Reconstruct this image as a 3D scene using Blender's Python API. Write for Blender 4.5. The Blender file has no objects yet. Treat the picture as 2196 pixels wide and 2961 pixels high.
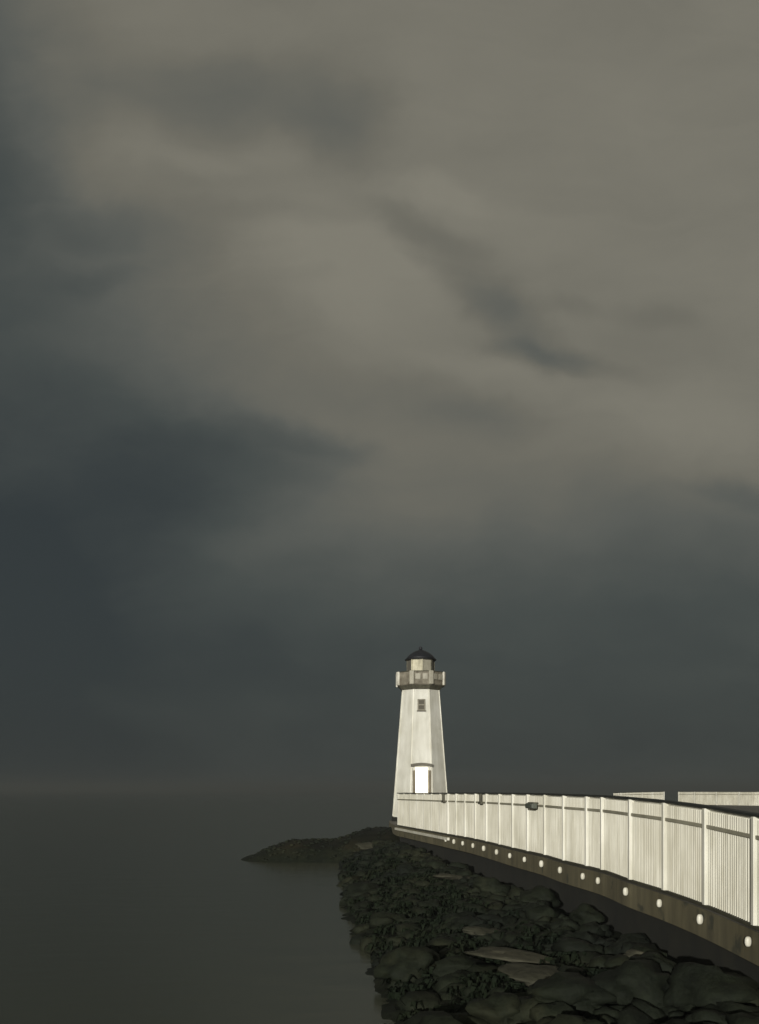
import bpy, bmesh, math, random
from mathutils import Vector, Matrix, noise
R = math.radians
random.seed(7)
scene = bpy.context.scene
col = scene.collection

# ------------------------------------------------------------------ camera
EYE = 2.66                       # metres above the still water
F, CX, CY, W, H = 3000.0, 1098.0, 2285.0, 2196.0, 2961.0
cd = bpy.data.cameras.new('camera')
cam = bpy.data.objects.new('camera', cd); col.objects.link(cam)
cam.location = (0, 0, EYE); cam.rotation_euler = (R(90), 0, 0)
cd.sensor_fit = 'HORIZONTAL'; cd.sensor_width = 36; cd.lens = 36 * F / W
cd.shift_y = (CY - H / 2) / W    # lens shift keeps the uprights upright
cd.clip_start = .1; cd.clip_end = 20000
scene.camera = cam

# ------------------------------------------------------------------ node helpers
def new_mat(name):
    m = bpy.data.materials.new(name); m.use_nodes = True
    nt = m.node_tree
    return m, nt, nt.nodes['Principled BSDF']
def N(nt, t, **kw):
    n = nt.nodes.new(t)
    for k, v in kw.items():
        if k in n.inputs: n.inputs[k].default_value = v
        else: setattr(n, k, v)
    return n
def ramp(nt, stops, src=None):
    r = nt.nodes.new('ShaderNodeValToRGB')
    e = r.color_ramp.elements
    e[0].position, e[0].color = stops[0][0], (*stops[0][1], 1)
    e[1].position, e[1].color = stops[1][0], (*stops[1][1], 1)
    for p, c in stops[2:]:
        x = e.new(p); x.color = (*c, 1)
    if src is not None: nt.links.new(src, r.inputs[0])
    return r
def lin(r, g, b):
    f = lambda c: (c/255/12.92) if c/255 <= .04045 else ((c/255+.055)/1.055)**2.4
    return (f(r), f(g), f(b))

def painted(name, base, dark, rough=.5, scale=(6, 6, 1.2), lo=.35, hi=.75, bump=.15, spots=None):
    """paint with vertical weather streaks and faint grime"""
    m, nt, b = new_mat(name); L = nt.links.new
    tc = N(nt, 'ShaderNodeTexCoord'); mp = N(nt, 'ShaderNodeMapping'); mp.inputs['Scale'].default_value = scale
    L(tc.outputs['Object'], mp.inputs[0])
    n1 = N(nt, 'ShaderNodeTexNoise', Scale=1.0, Detail=5.0, Roughness=.6); L(mp.outputs[0], n1.inputs['Vector'])
    r1 = ramp(nt, [(lo, dark), (hi, base)], n1.outputs['Fac'])
    out = r1.outputs[0]
    n2 = N(nt, 'ShaderNodeTexNoise', Scale=1.3, Detail=3.0); L(tc.outputs['Object'], n2.inputs['Vector'])
    r2 = ramp(nt, [(.3, (.80, .79, .75)), (.65, (1, 1, 1))], n2.outputs['Fac'])
    mx = N(nt, 'ShaderNodeMix', data_type='RGBA', blend_type='MULTIPLY'); mx.inputs[0].default_value = 1
    L(out, mx.inputs[6]); L(r2.outputs[0], mx.inputs[7]); out = mx.outputs[2]
    if spots:
        n3 = N(nt, 'ShaderNodeTexNoise', Scale=spots[0], Detail=4.0); L(tc.outputs['Object'], n3.inputs['Vector'])
        r3 = ramp(nt, [(spots[1], (0, 0, 0)), (spots[1] + .08, (1, 1, 1))], n3.outputs['Fac'])
        m3 = N(nt, 'ShaderNodeMix', data_type='RGBA'); m3.inputs[7].default_value = (*spots[2], 1)
        L(r3.outputs[0], m3.inputs[0]); L(out, m3.inputs[6]); out = m3.outputs[2]
    L(out, b.inputs['Base Color']); b.inputs['Roughness'].default_value = rough
    if bump:
        bp = N(nt, 'ShaderNodeBump', Strength=bump, Distance=.01); L(n1.outputs['Fac'], bp.inputs['Height']); L(bp.outputs[0], b.inputs['Normal'])
    return m

WHITE = painted('white_weathered_paint', (.765, .745, .655), (.57, .545, .45), .45, (14, 14, 1.0), .30, .62)
POSTW = painted('bright_white_paint', (.86, .845, .76), (.74, .72, .62), .4, (8, 8, 2), .3, .6)
TOWER = painted('whitewashed_render', (.72, .71, .645), (.56, .545, .48), .6, (4, 4, .4), .28, .6, .3, (5, .68, (.50, .47, .40)))
GALL = painted('stained_stone_paint', (.29, .265, .21), (.10, .085, .06), .75, (4, 4, 3), .35, .72, .4)
GALLW = painted('pale_corner_stone', (.72, .70, .62), (.42, .39, .33), .7, (4, 4, 3), .3, .6, .3)
LANT = painted('lantern_lit_cream', (.66, .62, .47), (.36, .33, .24), .55, (5, 5, 2), .3, .65)
LANTG = painted('lantern_grey_tone', (.40, .38, .31), (.26, .24, .19), .55, (5, 5, 2), .3, .65)
GREYR = painted('shaded_rail_grey', (.44, .42, .33), (.30, .28, .21), .5, (4, 4, 4), .3, .7)
DARKR = painted('dark_handrail', (.028, .031, .026), (.014, .016, .014), .75, (4, 4, 4), .3, .7)
BROWNR = painted('dark_brown_rail', (.060, .056, .032), (.028, .027, .016), .8, (4, 4, 4), .3, .7)
ROOF = painted('dark_slate_roof', (.009, .010, .016), (.005, .006, .009), .6, (5, 5, 5), .3, .7)
BLACK = painted('black_eave', (.006, .006, .007), (.004, .004, .004), .7)
FRAME = painted('brown_timber_frame', (.26, .22, .15), (.14, .115, .08), .7, (6, 6, 2))
LINTEL = painted('grey_stone_lintel', (.20, .19, .155), (.12, .11, .09), .8, (6, 6, 6))
WFRAME = painted('dull_window_frame', (.34, .315, .25), (.20, .185, .145), .7, (6, 6, 6))
BOXM = painted('dark_green_box_paint', (.125, .135, .105), (.075, .085, .068), .5, (6, 6, 3))
BRKT = painted('rusty_grey_bracket', (.13, .125, .085), (.06, .055, .04), .7, (9, 9, 9))
DECK = painted('worn_deck_asphalt', (.17, .16, .135), (.10, .095, .08), .9, (1.5, 1.5, 1.5), .3, .7, .4)
FASC = painted('stained_brown_concrete', (.150, .132, .076), (.066, .058, .034), .85, (4.5, 4.5, .5), .25, .7, .5, (3, .62, (.045, .045, .028)))
SEAW = painted('dark_seawall', (.016, .0155, .009), (.005, .006, .004), .9, (2, 2, 1), .3, .7, .6)

m, nt, b = new_mat('dark_glass'); b.inputs['Base Color'].default_value = (.11, .10, .08, 1); b.inputs['Roughness'].default_value = .15
GLASS = m
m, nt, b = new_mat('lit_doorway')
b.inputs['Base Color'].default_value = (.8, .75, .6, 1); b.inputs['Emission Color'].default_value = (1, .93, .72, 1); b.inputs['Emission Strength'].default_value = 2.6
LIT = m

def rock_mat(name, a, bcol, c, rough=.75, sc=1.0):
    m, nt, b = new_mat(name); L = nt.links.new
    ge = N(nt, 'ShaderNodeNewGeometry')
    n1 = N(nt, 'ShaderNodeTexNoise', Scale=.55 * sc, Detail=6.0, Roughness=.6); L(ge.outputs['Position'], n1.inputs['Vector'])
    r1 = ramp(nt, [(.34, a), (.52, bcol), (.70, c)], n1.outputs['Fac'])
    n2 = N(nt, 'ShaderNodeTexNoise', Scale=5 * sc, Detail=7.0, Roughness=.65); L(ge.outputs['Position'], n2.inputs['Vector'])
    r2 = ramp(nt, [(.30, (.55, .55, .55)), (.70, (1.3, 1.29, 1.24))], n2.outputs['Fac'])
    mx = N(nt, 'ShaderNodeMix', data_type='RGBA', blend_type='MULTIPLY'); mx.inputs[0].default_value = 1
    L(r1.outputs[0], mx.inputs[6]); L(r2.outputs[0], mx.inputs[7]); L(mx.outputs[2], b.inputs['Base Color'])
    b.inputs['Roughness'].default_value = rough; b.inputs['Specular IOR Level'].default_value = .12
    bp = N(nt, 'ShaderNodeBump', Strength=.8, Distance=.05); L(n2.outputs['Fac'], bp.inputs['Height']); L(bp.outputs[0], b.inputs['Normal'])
    return m
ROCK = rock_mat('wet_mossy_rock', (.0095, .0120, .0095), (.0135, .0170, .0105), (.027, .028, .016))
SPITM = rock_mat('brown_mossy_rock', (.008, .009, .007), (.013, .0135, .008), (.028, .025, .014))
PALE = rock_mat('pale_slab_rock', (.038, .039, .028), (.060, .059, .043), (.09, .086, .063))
WEED = rock_mat('green_seaweed', (.006, .010, .006), (.009, .014, .007), (.014, .018, .009))

# water
m, nt, b = new_mat('sea_water'); L = nt.links.new
b.inputs['Base Color'].default_value = (.078, .082, .058, 1); b.inputs['Roughness'].default_value = .17; b.inputs['IOR'].default_value = 1.33
ge = N(nt, 'ShaderNodeNewGeometry'); mp = N(nt, 'ShaderNodeMapping'); mp.inputs['Scale'].default_value = (.5, 1.1, 1); L(ge.outputs['Position'], mp.inputs[0])
n1 = N(nt, 'ShaderNodeTexNoise', Scale=1.0, Detail=4.0, Roughness=.55, Distortion=.4); L(mp.outputs[0], n1.inputs['Vector'])
bp = N(nt, 'ShaderNodeBump', Strength=.24, Distance=.06); L(n1.outputs['Fac'], bp.inputs['Height']); L(bp.outputs[0], b.inputs['Normal'])
WATER = m

# ------------------------------------------------------------------ mesh helpers
class MB:
    def __init__(s): s.v = []; s.f = []
    def add(s, vs, fs):
        o = len(s.v); s.v += [tuple(v) for v in vs]; s.f += [tuple(i + o for i in f) for f in fs]
    def obox(s, c, ax, ay, az):
        """oriented box: centre and three half-axis vectors"""
        c, ax, ay, az = map(Vector, (c, ax, ay, az))
        vs = [c + sx*ax + sy*ay + sz*az for sz in (-1, 1) for sy in (-1, 1) for sx in (-1, 1)]
        s.add(vs, [(0, 2, 3, 1), (4, 5, 7, 6), (0, 1, 5, 4), (2, 6, 7, 3), (0, 4, 6, 2), (1, 3, 7, 5)])
    def box(s, lo, hi):
        c = [(a+b)/2 for a, b in zip(lo, hi)]; h = [(b-a)/2 for a, b in zip(lo, hi)]
        s.obox(c, (h[0], 0, 0), (0, h[1], 0), (0, 0, h[2]))
    def loft(s, rings, cap=True):
        n = len(rings[0]); vs = [p for r in rings for p in r]; fs = []
        for k in range(len(rings)-1):
            for i in range(n):
                j = (i+1) % n
                fs.append((k*n+i, k*n+j, (k+1)*n+j, (k+1)*n+i))
        if cap:
            fs.append(tuple(range(n-1, -1, -1))); fs.append(tuple((len(rings)-1)*n+i for i in range(n)))
        s.add(vs, fs)
    def build(s, name, mat, parent=None, smooth=False, bevel=0, loc=None):
        me = bpy.data.meshes.new(name)
        vs = s.v if loc is None else [tuple(Vector(v) - Vector(loc)) for v in s.v]
        me.from_pydata(vs, [], s.f); me.update()
        bm = bmesh.new(); bm.from_mesh(me); bmesh.ops.recalc_face_normals(bm, faces=bm.faces); bm.to_mesh(me); bm.free()
        o = bpy.data.objects.new(name, me); col.objects.link(o); me.materials.append(mat)
        if loc is not None: o.location = loc
        if parent is not None: o.parent = parent
        if smooth:
            for p in me.polygons: p.use_smooth = True
        if bevel:
            bv = o.modifiers.new('soft_edges', 'BEVEL'); bv.width = bevel; bv.segments = 2; bv.limit_method = 'ANGLE'
        return o
def tag(o, label=None, cat=None, group=None, kind=None):
    if label: o['label'] = label
    if cat: o['category'] = cat
    if group: o['group'] = group
    if kind: o['kind'] = kind
    return o
def empty(name, loc=(0, 0, 0)):
    o = bpy.data.objects.new(name, None); col.objects.link(o); o.location = loc; return o

# ------------------------------------------------------------------ the run of the near railing: (X, Y, z of its top)
HF = 1.2
TBL = [(2196, 333, -.249), (2050, 295, -.170), (1930, 267, -.128), (1831, 245, -.098), (1749, 222, -.077), (1637, 198, -.063), (1576, 182, -.058),
       (1500, 166, -.055), (1380, 138, -.056), (1290, 121, -.068), (1152, 96, -.095)]
pts = [(4.12, 2.0, -.47), (4.08, 5.0, -.42), (4.02, 8.0, -.34)]
for x, hp, z in TBL:
    Y = F*HF/hp; pts.append(((x-CX)/F*Y, Y, z))
def catmull(P, n=14):
    out = []
    for i in range(len(P)-1):
        a, b_, c, d = P[max(i-1, 0)], P[i], P[i+1], P[min(i+2, len(P)-1)]
        for k in range(n):
            t = k/n
            out.append(tuple(.5*((2*b_[j]) + (-a[j]+c[j])*t + (2*a[j]-5*b_[j]+4*c[j]-d[j])*t*t + (-a[j]+3*b_[j]-3*c[j]+d[j])*t**3) for j in range(3)))
    out.append(P[-1]); return out
for _ in range(2):   # take the pixel noise out of the plan curve
    q = list(pts)
    for i in range(4, len(pts)-1):
        q[i] = ((pts[i-1][0]+2*pts[i][0]+pts[i+1][0])/4 if False else pts[i][0], pts[i][1], (pts[i-1][2]+2*pts[i][2]+pts[i+1][2])/4)
    pts = q
PATH = [Vector((x, y, EYE+z)) for x, y, z in catmull(pts)]
class Run:
    def __init__(s, P):
        s.P = P; s.S = [0]
        for a, b_ in zip(P, P[1:]): s.S.append(s.S[-1] + (b_.xy-a.xy).length)
        s.len = s.S[-1]
    def at(s, d):
        d = min(max(d, 0), s.len-1e-6); i = 0
        lo, hi = 0, len(s.S)-1
        while hi-lo > 1:
            mid = (lo+hi)//2
            if s.S[mid] <= d: lo = mid
            else: hi = mid
        t = (d-s.S[lo])/(s.S[hi]-s.S[lo]); p = s.P[lo].lerp(s.P[hi], t)
        tg = (s.at_t(d)); return p, tg, Vector((-tg.y, tg.x, 0))      # normal to the left of travel = sea side
    def at_t(s, d):
        def pos(d):
            d = min(max(d, 0), s.len-1e-6)
            import bisect
            i = min(max(bisect.bisect_right(s.S, d)-1, 0), len(s.S)-2)
            return s.P[i].lerp(s.P[i+1], (d-s.S[i])/(s.S[i+1]-s.S[i]))
        v = pos(d+.25)-pos(d-.25); v.z = 0; return v.normalized()
    def s_of_px(s, x):
        for i in range(len(s.P)-1):
            a, b_ = s.P[i], s.P[i+1]
            xa, xb = CX+F*a.x/a.y, CX+F*b_.x/b_.y
            if a.y > 9 and xb <= x <= xa: return s.S[i]+(s.S[i+1]-s.S[i])*(xa-x)/(xa-xb)
        return s.len
    def sweep(s, mb, d0, d1, n0, n1, z0, z1, step=.35):
        """rectangular rail: n = offset towards the sea, z measured down from the top"""
        k = max(1, int((d1-d0)/step)); rings = []
        for i in range(k+1):
            p, t, n = s.at(d0+(d1-d0)*i/k)
            rings.append([p+n*n0+Vector((0, 0, -z0)), p+n*n1+Vector((0, 0, -z0)), p+n*n1+Vector((0, 0, -z1)), p+n*n0+Vector((0, 0, -z1))])
        mb.loft(rings)

def railing(run, name, label, posts, gaps=(), bar_gap=.062, feet=True, plain=99, group='white pier railings'):
    """posts: distances along the run; bays lie between them, except those listed in gaps"""
    root = empty(name, run.at(run.len*.5)[0] - Vector((0, 0, HF)))
    tag(root, label, 'railing', group)
    base = Vector(root.location)
    d0, d1 = posts[0], posts[-1]
    spans = []; s0 = d0
    for g in sorted(gaps): spans.append((s0, posts[g])); s0 = posts[g+1]
    spans.append((s0, d1))
    for a, e in spans:
        mb = MB(); run.sweep(mb, a-.05, e+.05, -.055, .05, 0, .028); mb.build('handrail', DARKR, root, loc=base).location = (0, 0, 0)
        mb = MB(); run.sweep(mb, a, e, -.022, .044, .222, .262); mb.build('mid_rail', GREYR, root, loc=base).location = (0, 0, 0)  # shade along this line is put into the rail's grey colour
        mb = MB(); run.sweep(mb, a-.04, e+.04, -.03, .045, 1.165, 1.20); mb.build('base_rail', BROWNR, root, loc=base).location = (0, 0, 0)  # dark green-brown strip along the line under the bars
        mb = MB(); run.sweep(mb, a, e, -.028, .0, .03, .075); run.sweep(mb, a, e, -.028, .0, 1.11, 1.164); mb.build('edge_rail', WHITE, root, loc=base).location = (0, 0, 0)
    for i, d in enumerate(posts):
        p, t, n = run.at(d); w = .036
        mb = MB(); pr = .046 if i < plain else .034; c = p + n*(.018 if i < plain else 0) + Vector((0, 0, -.598)); mb.obox(c, t*w, n*pr, (0, 0, .568))
        po = mb.build('post', POSTW, root, bevel=.006, loc=base); po.location = (0, 0, 0)
        if feet and i < plain:
            ft = MB(); rings = []
            cc = p + n*.105 + Vector((0, 0, -1.335)); q_ = random.uniform(.82, 1.04); r, hh = .034*q_, .064*q_
            for k in range(-6, 7):
                a = k/6*math.pi/2; rr = r*max(math.cos(a), .02)**.6; zz = hh*math.sin(a)
                rings.append([cc + t*(rr*math.cos(q)) + n*(rr*1.25*math.sin(q)) + Vector((0, 0, zz)) for q in [j*math.tau/14 for j in range(14)]])
            ft.loft(rings)
            f = ft.build('post_foot', WHITE, po, smooth=True, loc=base); f.location = (0, 0, 0)
    for i in range(len(posts)-1):
        if i in gaps: continue
        a, e = posts[i]+.045, posts[i+1]-.045
        k = max(1, int((e-a)/bar_gap)); mb = MB()
        for j in range(k+1):
            p, t, n = run.at(a+(e-a)*(j+.5)/(k+1) + random.uniform(-.006, .006))
            mb.obox(p+Vector((0, 0, -.612)), t*random.uniform(.0045, .0065), n*random.uniform(.027, .031), (0, 0, .548))
        mb.build('baluster_panel', WHITE, root, loc=base).location = (0, 0, 0)
        # infill board behind the bars
        mb = MB(); run.sweep(mb, a, e, -.042, -.034, .06, 1.12, .3); mb.build('back_panel', WHITE, root, loc=base).location = (0, 0, 0)
    return root

near = Run(PATH)
px_posts = [2193, 2050, 1930, 1831, 1749, 1704, 1637, 1582, 1532, 1489, 1450, 1412, 1380, 1350, 1324, 1300]
ds = [near.s_of_px(x) for x in px_posts]
first = ds[0]; lead = []
while first > 1.4: first -= 1.28; lead.append(first)
tail = []; last = ds[-1]; k = 7
for i in range(1, k+1): tail.append(last + (near.len-.05-last)*i/k)
allp = sorted(lead) + ds + tail
nr = railing(near, 'pier_railing', 'long white railing curving along the pier edge to the lighthouse, dark handrail on top', allp, plain=len(lead)+len(ds))
nb = Vector(nr.location)
# pale base strip at the far end, below the dark base rail
mb = MB(); near.sweep(mb, ds[-1]-.3, near.len, .048, .13, 1.26, 1.335); mb.build('base_strip', WHITE, nr, loc=nb).location = (0, 0, 0)
# dark brackets where the top panels are bolted together
for x in (1290, 1399):
    p, t, n = near.at(near.s_of_px(x)); mb = MB()
    mb.obox(p+n*.075+Vector((0, 0, -.13)), t*.05, n*.028, (0, 0, .10)); mb.obox(p+n*.078+Vector((0, 0, -.255)), t*.16, n*.03, (0, 0, .03))
    mb.build('joint_bracket', BRKT, nr, bevel=.008, loc=nb).location = (0, 0, 0)
# box hung on the railing
p, t, n = near.at(near.s_of_px(1556)); bx = empty('electrical_box', p+n*.13+Vector((0, 0, -.25)))
tag(bx, 'small dark green electrical box fixed to the outside of the white railing', 'electrical box')
mb = MB(); mb.obox((0, 0, 0), t*.24, n*.05, (0, 0, .052)); mb.build('body', BOXM, bx, bevel=.012)
mb = MB(); mb.obox(n*.058, t*.215, n*.008, (0, 0, .038)); mb.build('lid', BOXM, bx, bevel=.005)
mb = MB(); mb.obox(n*-.03+Vector((0, 0, .062)), t*.2, n*.05, (0, 0, .009)); mb.build('bracket', BRKT, bx)

# far railing, on the other edge of the wide pier
far = Run([Vector(q) for q in [(54, 74.0, 2.515), (44, 78.5, 2.52), (36, 82.6, 2.53), (31, 86.2, 2.53), (27.8, 92, 2.535), (26.4, 97, 2.53), (25.6, 103, 2.47), (25.2, 112, 2.36)]])
fp = [0]
while fp[-1] < far.len-2.6: fp.append(fp[-1]+2.5)
gp = [i for i in range(len(fp)-1) if CX+F*far.at(fp[i])[0].x/far.at(fp[i])[0].y <= 1990][:1]
railing(far, 'pier_railing', 'distant white railing on the far edge of the pier, showing above the nearer one', fp, gaps=gp, bar_gap=.16, feet=False)

# ------------------------------------------------------------------ the pier: deck, fascia, seawall
pier = empty('pier', (6, 20, 0)); tag(pier, 'dark concrete pier with a stained brown edge, curving out to the lighthouse', 'pier')
po = Vector(pier.location)
edge = [p.copy() for p in near.P]
deckl = []
for i, p in enumerate(edge):
    _, t, n = near.at(near.S[i]); q = p + n*.06; q.z = p.z-HF-.012; deckl.append(q)
zt = deckl[-1].z
TIP = [(.46, 40.5), (.40, 43.0), (.44, 45.2), (.95, 46.6), (2.3, 47.4), (4.0, 50.0), (9, 65), (15, 85), (22, 112), (24, 114)]
deckl += [Vector((x, y, zt)) for x, y in TIP]
RX = 56.0
mb = MB(); n = len(deckl)
vs = []
for q in deckl:
    for f in (0, .06, .25, .6, 1): vs.append((q.x+(RX-q.x)*f, q.y, q.z))
fs = [(i*5+j, i*5+j+1, (i+1)*5+j+1, (i+1)*5+j) for i in range(n-1) for j in range(4)]
mb.add(vs, fs); mb.build('deck', DECK, pier, loc=po).location = (0, 0, 0)
def wall_strip(P, z_top, depth_or_z, thick, out, absz=False):
    mb = MB(); rings = []
    for i, q in enumerate(P):
        a, c = P[max(i-1, 0)], P[min(i+1, len(P)-1)]; t = Vector((c.x-a.x, c.y-a.y, 0)).normalized(); nn = Vector((-t.y, t.x, 0))
        o_, i_ = q + nn*out, q + nn*(out-thick); zb = depth_or_z if absz else q.z-z_top-depth_or_z
        rings.append([(o_.x, o_.y, q.z-z_top), (o_.x, o_.y, zb), (i_.x, i_.y, zb), (i_.x, i_.y, q.z-z_top)])
    mb.loft(rings); return mb
wall_strip(deckl, .004, .34, .3, .004).build('fascia', FASC, pier, loc=po).location = (0, 0, 0)
wall_strip(deckl, .35, -1.0, .4, -.22, True).build('seawall', SEAW, pier, loc=po).location = (0, 0, 0)

# ------------------------------------------------------------------ lighthouse
LX, LY, LZ = 1.745, 44.0, EYE-1.13
lh = empty('lighthouse', (LX, LY, LZ)); tag(lh, 'white eight-sided lighthouse with dark cap and lit doorway at the pier end', 'lighthouse')
ROT = R(22.5)
def octo(r, z, rot=ROT, n=8): return [Vector((r*math.sin(rot+k*math.tau/n), -r*math.cos(rot+k*math.tau/n), z)) for k in range(n)]
mb = MB(); mb.loft([octo(1.33, -.22), octo(1.33, 0)]); mb.build('plinth', SEAW, lh)
HT = 5.36
rb, rt = 1.265, .83
mb = MB(); mb.loft([octo(rb+(rt-rb)*f, HT*f) for f in [i/12 for i in range(13)]]); mb.build('tower_wall', TOWER, lh, bevel=.012)
mb = MB()
for k in range(8):       # raised strips along the corners
    a0, a1 = octo(rb, .02)[k], octo(rt, HT-.02)[k]; u = (a1-a0); c = (a0+a1)/2; rad = Vector((c.x, c.y, 0)).normalized(); tg = Vector((-rad.y, rad.x, 0))
    mb.obox(c, u/2, tg*.028, rad*.014)
mb.build('corner_trim', POSTW, lh)
def facet_frame(z, yaw):
    """front facet point at height z; returns origin, right, up, out"""
    ap = math.cos(math.pi/8); r = (rb+(rt-rb)*z/HT)*ap; sl = math.atan((rb-rt)*ap/HT)
    out = Vector((math.sin(yaw), -math.cos(yaw), 0)); right = Vector((math.cos(yaw), math.sin(yaw), 0))
    up = Vector((0, 0, 1))*math.cos(sl) - out*math.sin(sl); nrm = right.cross(up)
    if nrm.dot(out) < 0: nrm = -nrm
    return out*r+Vector((0, 0, z)), right, up, nrm
YAW = R(0)
def on_facet(mb, z, x, w, h, d0, d1):
    o, r, u, nn = facet_frame(z, YAW); mb.obox(o+r*x+nn*(d0+d1)/2, r*w/2, u*h/2, nn*(d1-d0)/2)
# door: lit opening, timber jambs, stone lintel
zb0, zt0 = .06, 2.07
dmb = MB(); on_facet(dmb, (zb0+zt0)/2, 0, .52, zt0-zb0, -.03, .012); door = dmb.build('doorway', LIT, lh)
for sx in (-1, 1):
    mb = MB(); on_facet(mb, (zb0+zt0)/2-.05, sx*.318, .115, zt0-zb0-.16, -.02, .075); mb.build('door_jamb', FRAME, door)
mb = MB()
for j in range(9):
    xx = -.40+j*.10; o, r, u, nn = facet_frame(zt0+.075+.05*(1-(xx/.42)**2), YAW); mb.obox(o+r*xx+nn*.04, r*.0495, u*.055, nn*.09)
mb.build('lintel', LINTEL, door)
mb = MB(); on_facet(mb, .03, -.02, .9, .06, -.02, .16); mb.build('door_step', LINTEL, door)
# window: frame with two panes one above the other
wz = 4.68
wm = MB()
for x, z, w, h in [(-.14, wz, .05, .48), (.14, wz, .05, .48), (0, wz+.215, .23, .05), (0, wz-.215, .23, .05), (0, wz+.0, .23, .045)]: on_facet(wm, z, x, w, h, -.01, .03)
win = wm.build('window', WFRAME, lh)
mb = MB(); on_facet(mb, wz, 0, .235, .39, -.02, .008); mb.build('pane', GLASS, win)
mb = MB(); on_facet(mb, wz-.26, 0, .38, .05, -.01, .06); mb.build('sill', LINTEL, win)
# gallery: corbel, floor, parapet with pale corner stones, top rail
mb = MB(); mb.loft([octo(.86, HT-.02), octo(.90, HT+.03), octo(1.0, HT+.15)]); mb.build('corbel', BRKT, lh)
gal = MB(); gal.loft([octo(1.03, HT+.152), octo(1.06, HT+.20), octo(1.06, HT+.70), octo(1.0, HT+.70), octo(1.0, HT+.22)], cap=False); gal.add(octo(1.04, HT+.16), [tuple(range(8))]); gal.add(octo(1.0, HT+.221), [tuple(range(8))])
gl = gal.build('gallery_parapet', GALL, lh)
for k in range(8):
    p = octo(1.06, 0)[k]; rad = p.normalized(); tg = Vector((-rad.y, rad.x, 0)); mb = MB(); mb.obox(p+Vector((0, 0, HT+.455))-rad*.02, tg*.10, rad*.06, (0, 0, .285)); mb.build('corner_stone', LANTG if k in (7, 0) else GALLW, gl, bevel=.03)
mb = MB(); mb.loft([octo(1.07, HT+.705), octo(1.07, HT+.735), octo(.97, HT+.735), octo(.97, HT+.705), octo(1.07, HT+.705)], cap=False); mb.build('parapet_rail', BROWNR, gl)
for k in (7, 0):        # worn inset boards in the parapet face
    a, c = octo(1.06, 0)[k], octo(1.06, 0)[(k+1) % 8]; mid = (a+c)/2; t = (c-a).normalized(); nn = Vector((mid.x, mid.y, 0)).normalized()
    for s in (-1, 1):
        mb = MB(); mb.obox(mid+t*s*.15+nn*.012+Vector((0, 0, HT+.50)), t*.11, nn*.018, (0, 0, .12)); mb.build('parapet_panel', LANTG, gl, bevel=.01)
# lantern room
LR = R(0+4); lr = .57; z0, z1 = HT+.222, HT+1.26
lan = empty('lantern_room', (0, 0, 0)); lan.parent = lh
mb = MB(); mb.loft([octo(lr+.03, z0, LR), octo(lr+.03, z0+.50, LR)]); mb.build('lantern_base', LANTG, lan)
V0, V1 = octo(lr, z0+.50, LR), octo(lr, z1, LR)
for k in range(8):
    a, c = V0[k], V0[(k+1) % 8]; mid = (a+c)/2; nn = Vector((mid.x, mid.y, 0)).normalized(); t = (c-a).normalized()
    mb = MB(); hw = (c-a).length/2; mb.obox(mid-nn*.01+Vector((0, 0, (z1-z0-.5)/2)), t*(hw-.01), nn*.012, (0, 0, (z1-z0-.5)/2))
    mb.build('lantern_panel', (LANT if k == 7 else (LANTG if k in (0, 1) else GLASS)), lan)  # front panel lighter, right ones greyer: fall of light put into their colour
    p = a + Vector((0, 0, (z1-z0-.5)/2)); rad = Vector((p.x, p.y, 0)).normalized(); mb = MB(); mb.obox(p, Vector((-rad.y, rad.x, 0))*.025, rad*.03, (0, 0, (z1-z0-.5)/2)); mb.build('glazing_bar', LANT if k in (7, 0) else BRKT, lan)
mb = MB(); mb.loft([octo(lr+.04, z0+.47, LR), octo(lr+.04, z0+.53, LR)]); mb.build('sill_ring', BROWNR, lan)
# roof: dark dome on a black eave, ball on top
def circ(r, z, n=28): return [Vector((r*math.cos(k*math.tau/n), r*math.sin(k*math.tau/n), z)) for k in range(n)]
mb = MB(); mb.loft([circ(.56, z1+.002), circ(.66, z1+.006), circ(.67, z1+.05), circ(.55, z1+.07)]); rf = mb.build('roof', ROOF, lh, smooth=False)
rf.data.materials.clear(); rf.data.materials.append(BLACK)
mb = MB(); mb.loft([circ(.62*f, z1+.06+.40*g) for f, g in [(1, 0), (.95, .15), (.84, .36), (.68, .56), (.50, .74), (.31, .88), (.14, .97), (.07, 1.0), (.05, 1.06)]]); mb.build('dome', ROOF, rf, smooth=True)
mb = MB(); mb.loft([circ(.075*math.cos(a)+.004, z1+.52+.075*math.sin(a), 12) for a in [R(x) for x in (-85, -50, -20, 10, 40, 65, 85)]]); mb.build('finial', ROOF, rf, smooth=True)

# ------------------------------------------------------------------ water and ground
mb = MB(); mb.add([(-3000, -300, 0), (3000, -300, 0), (3000, 4000, 0), (-3000, 4000, 0)], [(0, 1, 2, 3)]); wt = mb.build('water', WATER); wt['kind'] = 'structure'
def interp(tab, y):
    if y <= tab[0][0]: return tab[0][1]
    for (a, u), (c, v) in zip(tab, tab[1:]):
        if y <= c: return u+(v-u)*(y-a)/(c-a)
    return tab[-1][1]
SHORE = [(-6, 0.5), (2, 0.4), (8, 0.32), (11.8, 0.2), (13, 0.12), (15.7, -0.08), (19.3, -0.45), (25, -0.8), (32, -1.15), (37, -1.35), (42, -1.5)]
WALLX = [(p.y, p.x-.25) for p in deckl if p.y < 45.5]
def sm(t): t = min(max(t, 0), 1); return t*t*(3-2*t)
def fbm(x, y, sc, o=5, off=0): return noise.fractal(Vector((x*sc, y*sc, off)), .9, 2.0, o)
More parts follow.
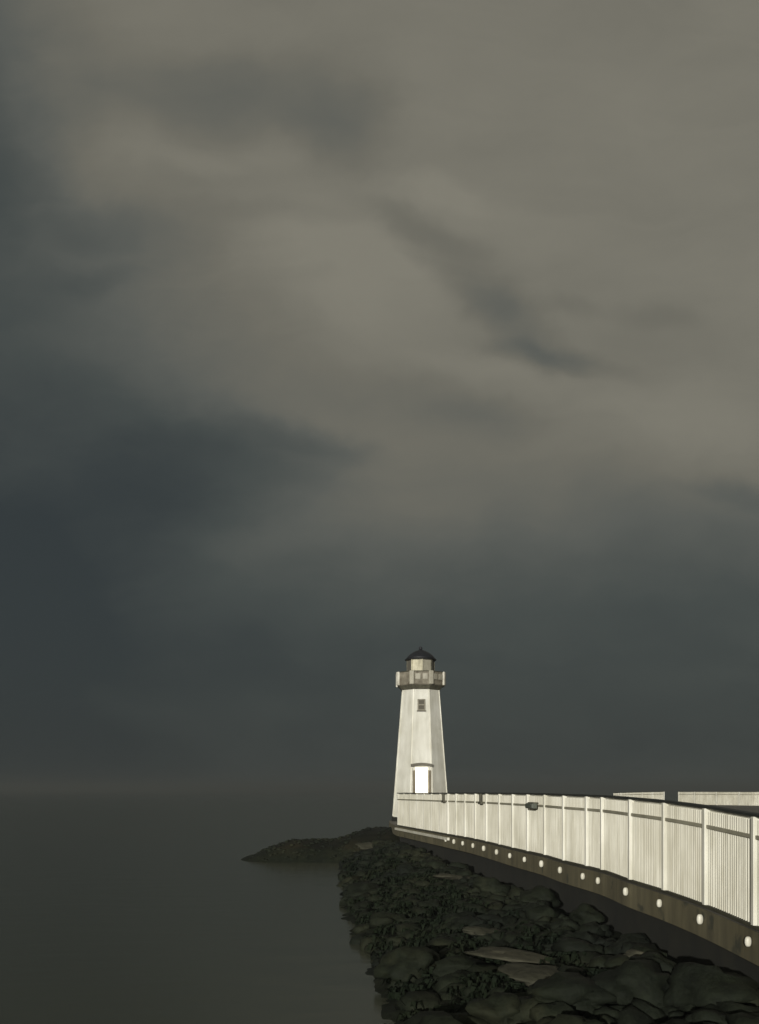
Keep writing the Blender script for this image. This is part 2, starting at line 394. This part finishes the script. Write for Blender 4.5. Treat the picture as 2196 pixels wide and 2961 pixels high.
def ground_z(x, y):
    e = interp(SHORE, y) + .30*fbm(x, y, .75, 4, 5); w = interp(WALLX, y)
    t = (x-e)/max(w-e, .8)
    z = -.9+.9*sm(t*1.2+1) if t < 0 else .62*(t**.7 if t < 1 else 1)*(1+.3*sm((y-24)/10))
    if t > 1: z = .5
    if y > 41: z -= (y-41)*.5
    # low spit behind the tower, pointing left
    tx = (x+5.35)/5.6; ty = (y-40.9)/3.3
    if -0.2 < tx < 1.5:
        prof = .70*sm(tx*2.6)**.75 + .46*sm((tx-.60)/.32)
        sp = prof*max(0, 1-abs(ty)**2.6) - .35*(1 if abs(ty) > 1 else abs(ty)**4)
        if tx < 0: sp = -.9
        if tx > 1.12: sp *= max(0, 1-(tx-1.12)*4)
        z = max(z, sp)
    return z
def rough(x, y):
    v = noise.voronoi(Vector((x*.95+.2*fbm(x, y, .8, 3), y*.55, 3)))[0]
    return .19*(v[1]-v[0]) - .09 + .10*fbm(x, y, 1.6, 5, 2)
nx, ny = 120, 380
X0, X1, Y0, Y1 = -8.5, 5.5, -4.0, 48.0
vs, fs = [], []
for j in range(ny+1):
    y = Y0+(Y1-Y0)*j/ny
    for i in range(nx+1):
        x = X0+(X1-X0)*i/nx; z = ground_z(x, y); k = sm((z-.02)/.45); vs.append((x, y, z+rough(x, y)*k*(1 if y < 36 else .22)))
for j in range(ny):
    for i in range(nx): a = j*(nx+1)+i; fs.append((a, a+1, a+nx+2, a+nx+1))
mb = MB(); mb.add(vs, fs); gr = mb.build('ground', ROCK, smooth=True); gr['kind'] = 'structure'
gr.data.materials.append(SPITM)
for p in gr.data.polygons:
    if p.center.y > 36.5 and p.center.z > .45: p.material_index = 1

# rock shapes
def rock_mesh(seed, sx, sy, sz, sub=3):
    bm = bmesh.new(); bmesh.ops.create_icosphere(bm, subdivisions=sub, radius=.5)
    for v in bm.verts:
        d = v.co.normalized(); o = Vector((seed*7.3, seed*3.1, seed*1.7))
        c = noise.voronoi(d*1.15+o)[0]
        v.co = d*(.5+.26*noise.fractal(d*1.1+o, 1, 2, 3)-.18*(c[1]-c[0])+.03*noise.fractal(d*5+o, 1, 2, 2)); v.co = Vector((v.co.x*sx, v.co.y*sy, v.co.z*sz))
    me = bpy.data.meshes.new('boulder'); bm.to_mesh(me); bm.free()
    for p in me.polygons: p.use_smooth = True
    return me
shapes = [rock_mesh(s, 1, random.uniform(.6, 1), random.uniform(.4, .65)) for s in range(1, 9)]
# countless small stones on the bank: one object
small = [rock_mesh(s+20, 1, .8, .6, 2) for s in range(4)]
mb = MB()
for _ in range(2300):
    y = 5+33*random.random()**1.5; x = interp(SHORE, y)+random.uniform(.02, 1)*(interp(WALLX, y)-interp(SHORE, y))*1.0; s = random.choice((.14, .2, .28, .36, .5))*random.uniform(.8, 1.25)
    if y < 8 and s > .3: continue
    me = random.choice(small); M = Matrix.Translation((x, y, ground_z(x, y)+rough(x, y)*.8+.05*s)) @ Matrix.Rotation(random.uniform(0, 6.28), 4, 'Z') @ Matrix.Rotation(random.uniform(-.4, .4), 4, 'X') @ Matrix.Scale(s, 4)
    mb.add([M @ v.co for v in me.vertices], [tuple(p.vertices) for p in me.polygons])
for _ in range(260):
    x = random.uniform(-5, 1.0); y = random.uniform(38.2, 43); z = ground_z(x, y)
    if z < -.05: continue
    s = random.uniform(.10, .22); me = random.choice(small); M = Matrix.Translation((x, y, z)) @ Matrix.Rotation(random.uniform(0, 6.28), 4, 'Z') @ Matrix.Scale(s, 4)
    mb.add([M @ v.co for v in me.vertices], [tuple(p.vertices) for p in me.polygons])
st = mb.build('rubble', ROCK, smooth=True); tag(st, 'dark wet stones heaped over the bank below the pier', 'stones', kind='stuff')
# seaweed mats draped on the stones
mb = MB()
for _ in range(900):
    y = 11+24*random.random()**1.2; e = interp(SHORE, y); x = e+random.uniform(.02, .75)*(interp(WALLX, y)-e); z = ground_z(x, y)+rough(x, y)*.8+.03
    for q in range(7):
        a = random.uniform(0, 6.28); l = random.uniform(.07, .18); d = Vector((math.cos(a), math.sin(a), 0)); sd = Vector((-d.y, d.x, 0))*random.uniform(.012, .028); o = Vector((x, y, z+.06))+d*.05
        mb.add([o-sd, o+sd, o+d*l*.5+sd*1.2+Vector((0, 0, .07)), o+d*l*.5-sd*1.2+Vector((0, 0, .07)), o+d*l+Vector((0, 0, -.06))], [(0, 1, 2, 3), (3, 2, 4)])
tag(mb.build('seaweed', WEED), 'dark green seaweed clinging to the wet stones', 'seaweed', kind='stuff')

# boulders one can tell apart
def boulder(px, py, dist, size, mat, label, name='boulder', flat=1.0, rz=None, shape=None, group=None):
    me = (shape or random.choice(shapes)).copy(); me.materials.clear(); me.materials.append(mat)
    x = (px-CX)/F*dist; o = bpy.data.objects.new(name, me); col.objects.link(o)
    o.location = (x, dist, max(ground_z(x, dist), -.1)+.12*size); o.scale = (size, size, size*flat); o.rotation_euler = (random.uniform(-.15, .15), random.uniform(-.15, .15), random.uniform(0, 6.28) if rz is None else rz)
    tag(o, label, 'rock', group); return o
def dist_of(py, z=.5): return F*(EYE-z)/(py-CY)
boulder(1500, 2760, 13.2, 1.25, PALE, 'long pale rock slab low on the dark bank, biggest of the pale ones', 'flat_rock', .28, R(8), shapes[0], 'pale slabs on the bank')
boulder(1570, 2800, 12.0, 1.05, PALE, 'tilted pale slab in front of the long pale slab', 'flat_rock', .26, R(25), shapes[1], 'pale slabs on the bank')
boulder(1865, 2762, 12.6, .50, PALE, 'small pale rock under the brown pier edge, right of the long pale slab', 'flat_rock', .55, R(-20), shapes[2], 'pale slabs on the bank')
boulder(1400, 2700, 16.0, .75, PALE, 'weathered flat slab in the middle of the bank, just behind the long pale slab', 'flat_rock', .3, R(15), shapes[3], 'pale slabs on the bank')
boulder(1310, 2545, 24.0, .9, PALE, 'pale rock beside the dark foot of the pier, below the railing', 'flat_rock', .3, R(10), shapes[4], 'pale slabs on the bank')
boulder(1065, 2446, 37.6, .95, PALE, 'brown-grey flat rock on the spit just left of the railing end', 'flat_rock', .35, R(0), shapes[5], 'pale slabs on the bank')  # paler rock colour stands in for a lit patch on the spit
spots = [(1130, 2900, 1.2), (1260, 2930, 1.4), (1450, 2900, 1.3), (1650, 2900, 1.5), (1850, 2900, 1.4), (2050, 2930, 1.3), (1180, 2760, 1.2), (1330, 2780, 1.1), (1700, 2700, 1.2), (1560, 2640, 1.3), (1420, 2600, 1.4),
         (1250, 2620, 1.2), (1120, 2640, 1.3), (1060, 2560, 1.4), (1180, 2530, 1.3), (1900, 2860, 1.1), (1350, 2680, 1.1), (1020, 2520, 1.2)]
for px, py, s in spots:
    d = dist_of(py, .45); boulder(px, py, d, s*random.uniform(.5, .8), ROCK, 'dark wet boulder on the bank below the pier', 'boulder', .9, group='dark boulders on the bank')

m = bpy.data.materials.new('sea_haze'); m.use_nodes = True; nt = m.node_tree; nt.nodes.clear()
om = nt.nodes.new('ShaderNodeOutputMaterial'); pv = nt.nodes.new('ShaderNodeVolumePrincipled'); pv.inputs['Color'].default_value = (.145, .156, .154, 1); pv.inputs['Density'].default_value = 1/450; pv.inputs['Anisotropy'].default_value = 0
nt.links.new(pv.outputs[0], om.inputs['Volume'])
mb = MB(); mb.box((-3010, -310, -2.2), (3010, 4010, 9.2)); hz = mb.build('haze', m); hz['kind'] = 'stuff'; hz['label'] = 'dark sea haze that melts the horizon into the sky'; hz['category'] = 'haze'

# ------------------------------------------------------------------ light and sky
AZ, EL = R(16), R(7.5)
sd = bpy.data.lights.new('sun', 'SUN'); so = bpy.data.objects.new('sun', sd); col.objects.link(so)
sd.energy = 3.9; sd.angle = R(.5); sd.color = (1, .972, .885)
dirv = Vector((math.sin(AZ)*math.cos(EL), math.cos(AZ)*math.cos(EL), -math.sin(EL)))
so.rotation_euler = dirv.to_track_quat('-Z', 'Y').to_euler(); so.location = (-10, -20, 12)

w = bpy.data.worlds.new('World'); scene.world = w; w.use_nodes = True
nt = w.node_tree; L = nt.links.new; bg = nt.nodes['Background']
sky = N(nt, 'ShaderNodeTexSky', sky_type='NISHITA'); sky.sun_disc = False; sky.sun_elevation = EL; sky.sun_rotation = math.pi+AZ; sky.dust_density = 3
tc = N(nt, 'ShaderNodeTexCoord'); sx = N(nt, 'ShaderNodeSeparateXYZ'); L(tc.outputs['Generated'], sx.inputs[0])
def M_(op, a, b_=None, c=None, clamp=False):
    n = nt.nodes.new('ShaderNodeMath'); n.operation = op; n.use_clamp = clamp
    for i, v in enumerate((a, b_, c)):
        if v is None: continue
        if isinstance(v, (int, float)): n.inputs[i].default_value = v
        else: L(v, n.inputs[i])
    return n.outputs[0]
# direction -> a flat cloud map: u to the right, v up, both as tangents of the angle from due ahead
yy = M_('MAXIMUM', M_('ABSOLUTE', sx.outputs['Y']), .12)
cb = N(nt, 'ShaderNodeCombineXYZ'); L(M_('DIVIDE', sx.outputs['X'], yy), cb.inputs[0]); L(M_('DIVIDE', sx.outputs['Z'], yy), cb.inputs[1])
nz = N(nt, 'ShaderNodeTexNoise', Scale=5.0, Detail=5.0, Roughness=.52); L(cb.outputs[0], nz.inputs['Vector'])
vm = nt.nodes.new('ShaderNodeVectorMath'); vm.operation = 'MULTIPLY_ADD'; L(nz.outputs['Color'], vm.inputs[0]); vm.inputs[1].default_value = (.11, .075, 0); vm.inputs[2].default_value = (-.055, -.0375, 0)
va = nt.nodes.new('ShaderNodeVectorMath'); va.operation = 'ADD'; L(cb.outputs[0], va.inputs[0]); L(vm.outputs[0], va.inputs[1]); 
nz2 = N(nt, 'ShaderNodeTexNoise', Scale=15.0, Detail=5.0, Roughness=.55); L(va.outputs[0], nz2.inputs['Vector'])
vm2 = nt.nodes.new('ShaderNodeVectorMath'); vm2.operation = 'MULTIPLY_ADD'; L(nz2.outputs['Color'], vm2.inputs[0]); vm2.inputs[1].default_value = (.045, .032, 0); vm2.inputs[2].default_value = (-.0225, -.016, 0)
va2 = nt.nodes.new('ShaderNodeVectorMath'); va2.operation = 'ADD'; L(va.outputs[0], va2.inputs[0]); L(vm2.outputs[0], va2.inputs[1]); UV = va2.outputs[0]
sv = N(nt, 'ShaderNodeSeparateXYZ'); L(UV, sv.inputs[0])
# base: brighter with height
vr = ramp(nt, [(0, (.22,)*3), (.05, (.12,)*3), (.14, (.18,)*3), (.19, (.30,)*3), (.25, (.50,)*3), (.31, (.72,)*3), (.40, (.84,)*3), (.55, (.90,)*3), (.76, (.88,)*3), (1.0, (.80,)*3)])
vr.color_ramp.interpolation = 'B_SPLINE'
L(M_('MULTIPLY', sv.outputs['Y'], 1.0, clamp=True), vr.inputs[0])
acc = vr.outputs[0]
# cloud masses: (x, y in the 1652-wide view, radius x, radius y, turn, weight)
BL = [(-180, 850, 900, 950, 0, -.62), (-40, 120, 330, 560, 0, -.29), (560, 205, 380, 150, 8, -.24), (760, 210, 170, 190, 0, -.11), (300, 920, 500, 150, 12, -.15), (560, 965, 350, 90, 14, -.10), (440, 1060, 400, 150, 4, -.20), (690, 955, 210, 50, 12, -.16), (260, 1120, 420, 140, 0, -.04),
      (700, 600, 320, 210, 15, .14), (770, 540, 170, 80, 25, .08), (960, 405, 170, 46, 12, .08), (570, 305, 170, 60, 0, .10), (430, 335, 110, 36, 10, .09), (240, 320, 190, 110, 0, .16), (120, 190, 100, 150, 0, .12), (300, 420, 200, 60, 0, .05), (1060, 470, 200, 60, 24, .05),
      (920, 490, 240, 52, 25, -.15), (1090, 670, 230, 76, 36, -.22), (880, 590, 110, 40, 30, .06), (1000, 800, 240, 36, 6, .06), (1050, 420, 260, 36, 18, .05), (1170, 765, 200, 42, 10, -.22), (1290, 790, 180, 30, 8, -.08), (1060, 650, 90, 40, 20, -.08), (1260, 660, 110, 34, 5, -.08), (1450, 680, 130, 44, 0, -.09), (225, 605, 150, 44, -8, -.11), (230, 490, 130, 80, 0, -.10), (620, 450, 300, 40, 5, -.07),
      (1330, 850, 460, 100, 5, .06), (1500, 940, 380, 140, 0, .14), (830, 870, 300, 80, 8, -.10), (1060, 905, 170, 56, 0, -.11), (820, 1120, 420, 90, 0, .08), (1640, 1070, 220, 46, 8, -.14), (560, 1190, 240, 50, 0, .07),
      (100, 1670, 640, 170, 0, -.20), (1150, 1725, 800, 50, 0, .07), (600, 1450, 500, 120, 0, -.04)]
for x, y, rx, ry, rot, wt_ in BL:
    mp = N(nt, 'ShaderNodeMapping', vector_type='TEXTURE'); mp.inputs['Location'].default_value = ((x-826)/2257, (1719-y)/2257, 0)
    mp.inputs['Rotation'].default_value = (0, 0, -R(rot)); mp.inputs['Scale'].default_value = (rx/2257*1.25, ry/2257*1.25, 1); L(UV, mp.inputs[0])
    ml = nt.nodes.new('ShaderNodeVectorMath'); ml.operation = 'LENGTH'
    m2 = nt.nodes.new('ShaderNodeVectorMath'); m2.operation = 'MULTIPLY'; m2.inputs[1].default_value = (1, 1, 0); L(mp.outputs[0], m2.inputs[0]); L(m2.outputs[0], ml.inputs[0])
    mr = N(nt, 'ShaderNodeMapRange', interpolation_type='SMOOTHERSTEP'); mr.inputs[1].default_value = 1.0; mr.inputs[2].default_value = 0.0; L(ml.outputs['Value'], mr.inputs[0])
    acc = M_('MULTIPLY_ADD', mr.outputs[0], wt_, acc)
nb_ = N(nt, 'ShaderNodeTexNoise', Scale=4.2, Detail=6.0, Roughness=.55, Distortion=.3); mpn = N(nt, 'ShaderNodeMapping'); mpn.inputs['Scale'].default_value = (.8, 1.6, 1); L(UV, mpn.inputs[0]); L(mpn.outputs[0], nb_.inputs['Vector'])
acc = M_('MULTIPLY_ADD', M_('SUBTRACT', nb_.outputs['Fac'], .5), .26, acc)
nw = N(nt, 'ShaderNodeTexNoise', Scale=9.0, Detail=7.0, Roughness=.6, Distortion=.8); mpw = N(nt, 'ShaderNodeMapping'); mpw.inputs['Scale'].default_value = (.6, 2.0, 1); mpw.inputs['Rotation'].default_value = (0, 0, R(14)); L(UV, mpw.inputs[0]); L(mpw.outputs[0], nw.inputs['Vector'])
acc = M_('MULTIPLY_ADD', M_('SUBTRACT', nw.outputs['Fac'], .5), .16, acc)
cr = ramp(nt, [(0, lin(50, 56, 58)), (.25, lin(70, 75, 73)), (.5, lin(91, 93, 88)), (.75, lin(111, 109, 99)), (1, lin(129, 126, 114))], acc)
# the thin lit sky behind the clouds adds a little of the physical sky
mxs = N(nt, 'ShaderNodeMix', data_type='RGBA'); mxs.inputs[0].default_value = .02
cm = nt.nodes.new('ShaderNodeVectorMath'); cm.operation = 'SCALE'; cm.inputs['Scale'].default_value = 10.0; L(cr.outputs[0], cm.inputs[0])
L(cm.outputs[0], mxs.inputs[6]); L(sky.outputs[0], mxs.inputs[7]); L(mxs.outputs[2], bg.inputs[0]); bg.inputs[1].default_value = .1

scene.view_settings.view_transform = 'Standard'; scene.view_settings.look = 'None'; scene.view_settings.exposure = 0; scene.view_settings.gamma = 1
scene.render.engine = 'CYCLES'; scene.render.filter_size = 1.8
scene.cycles.use_denoising = True
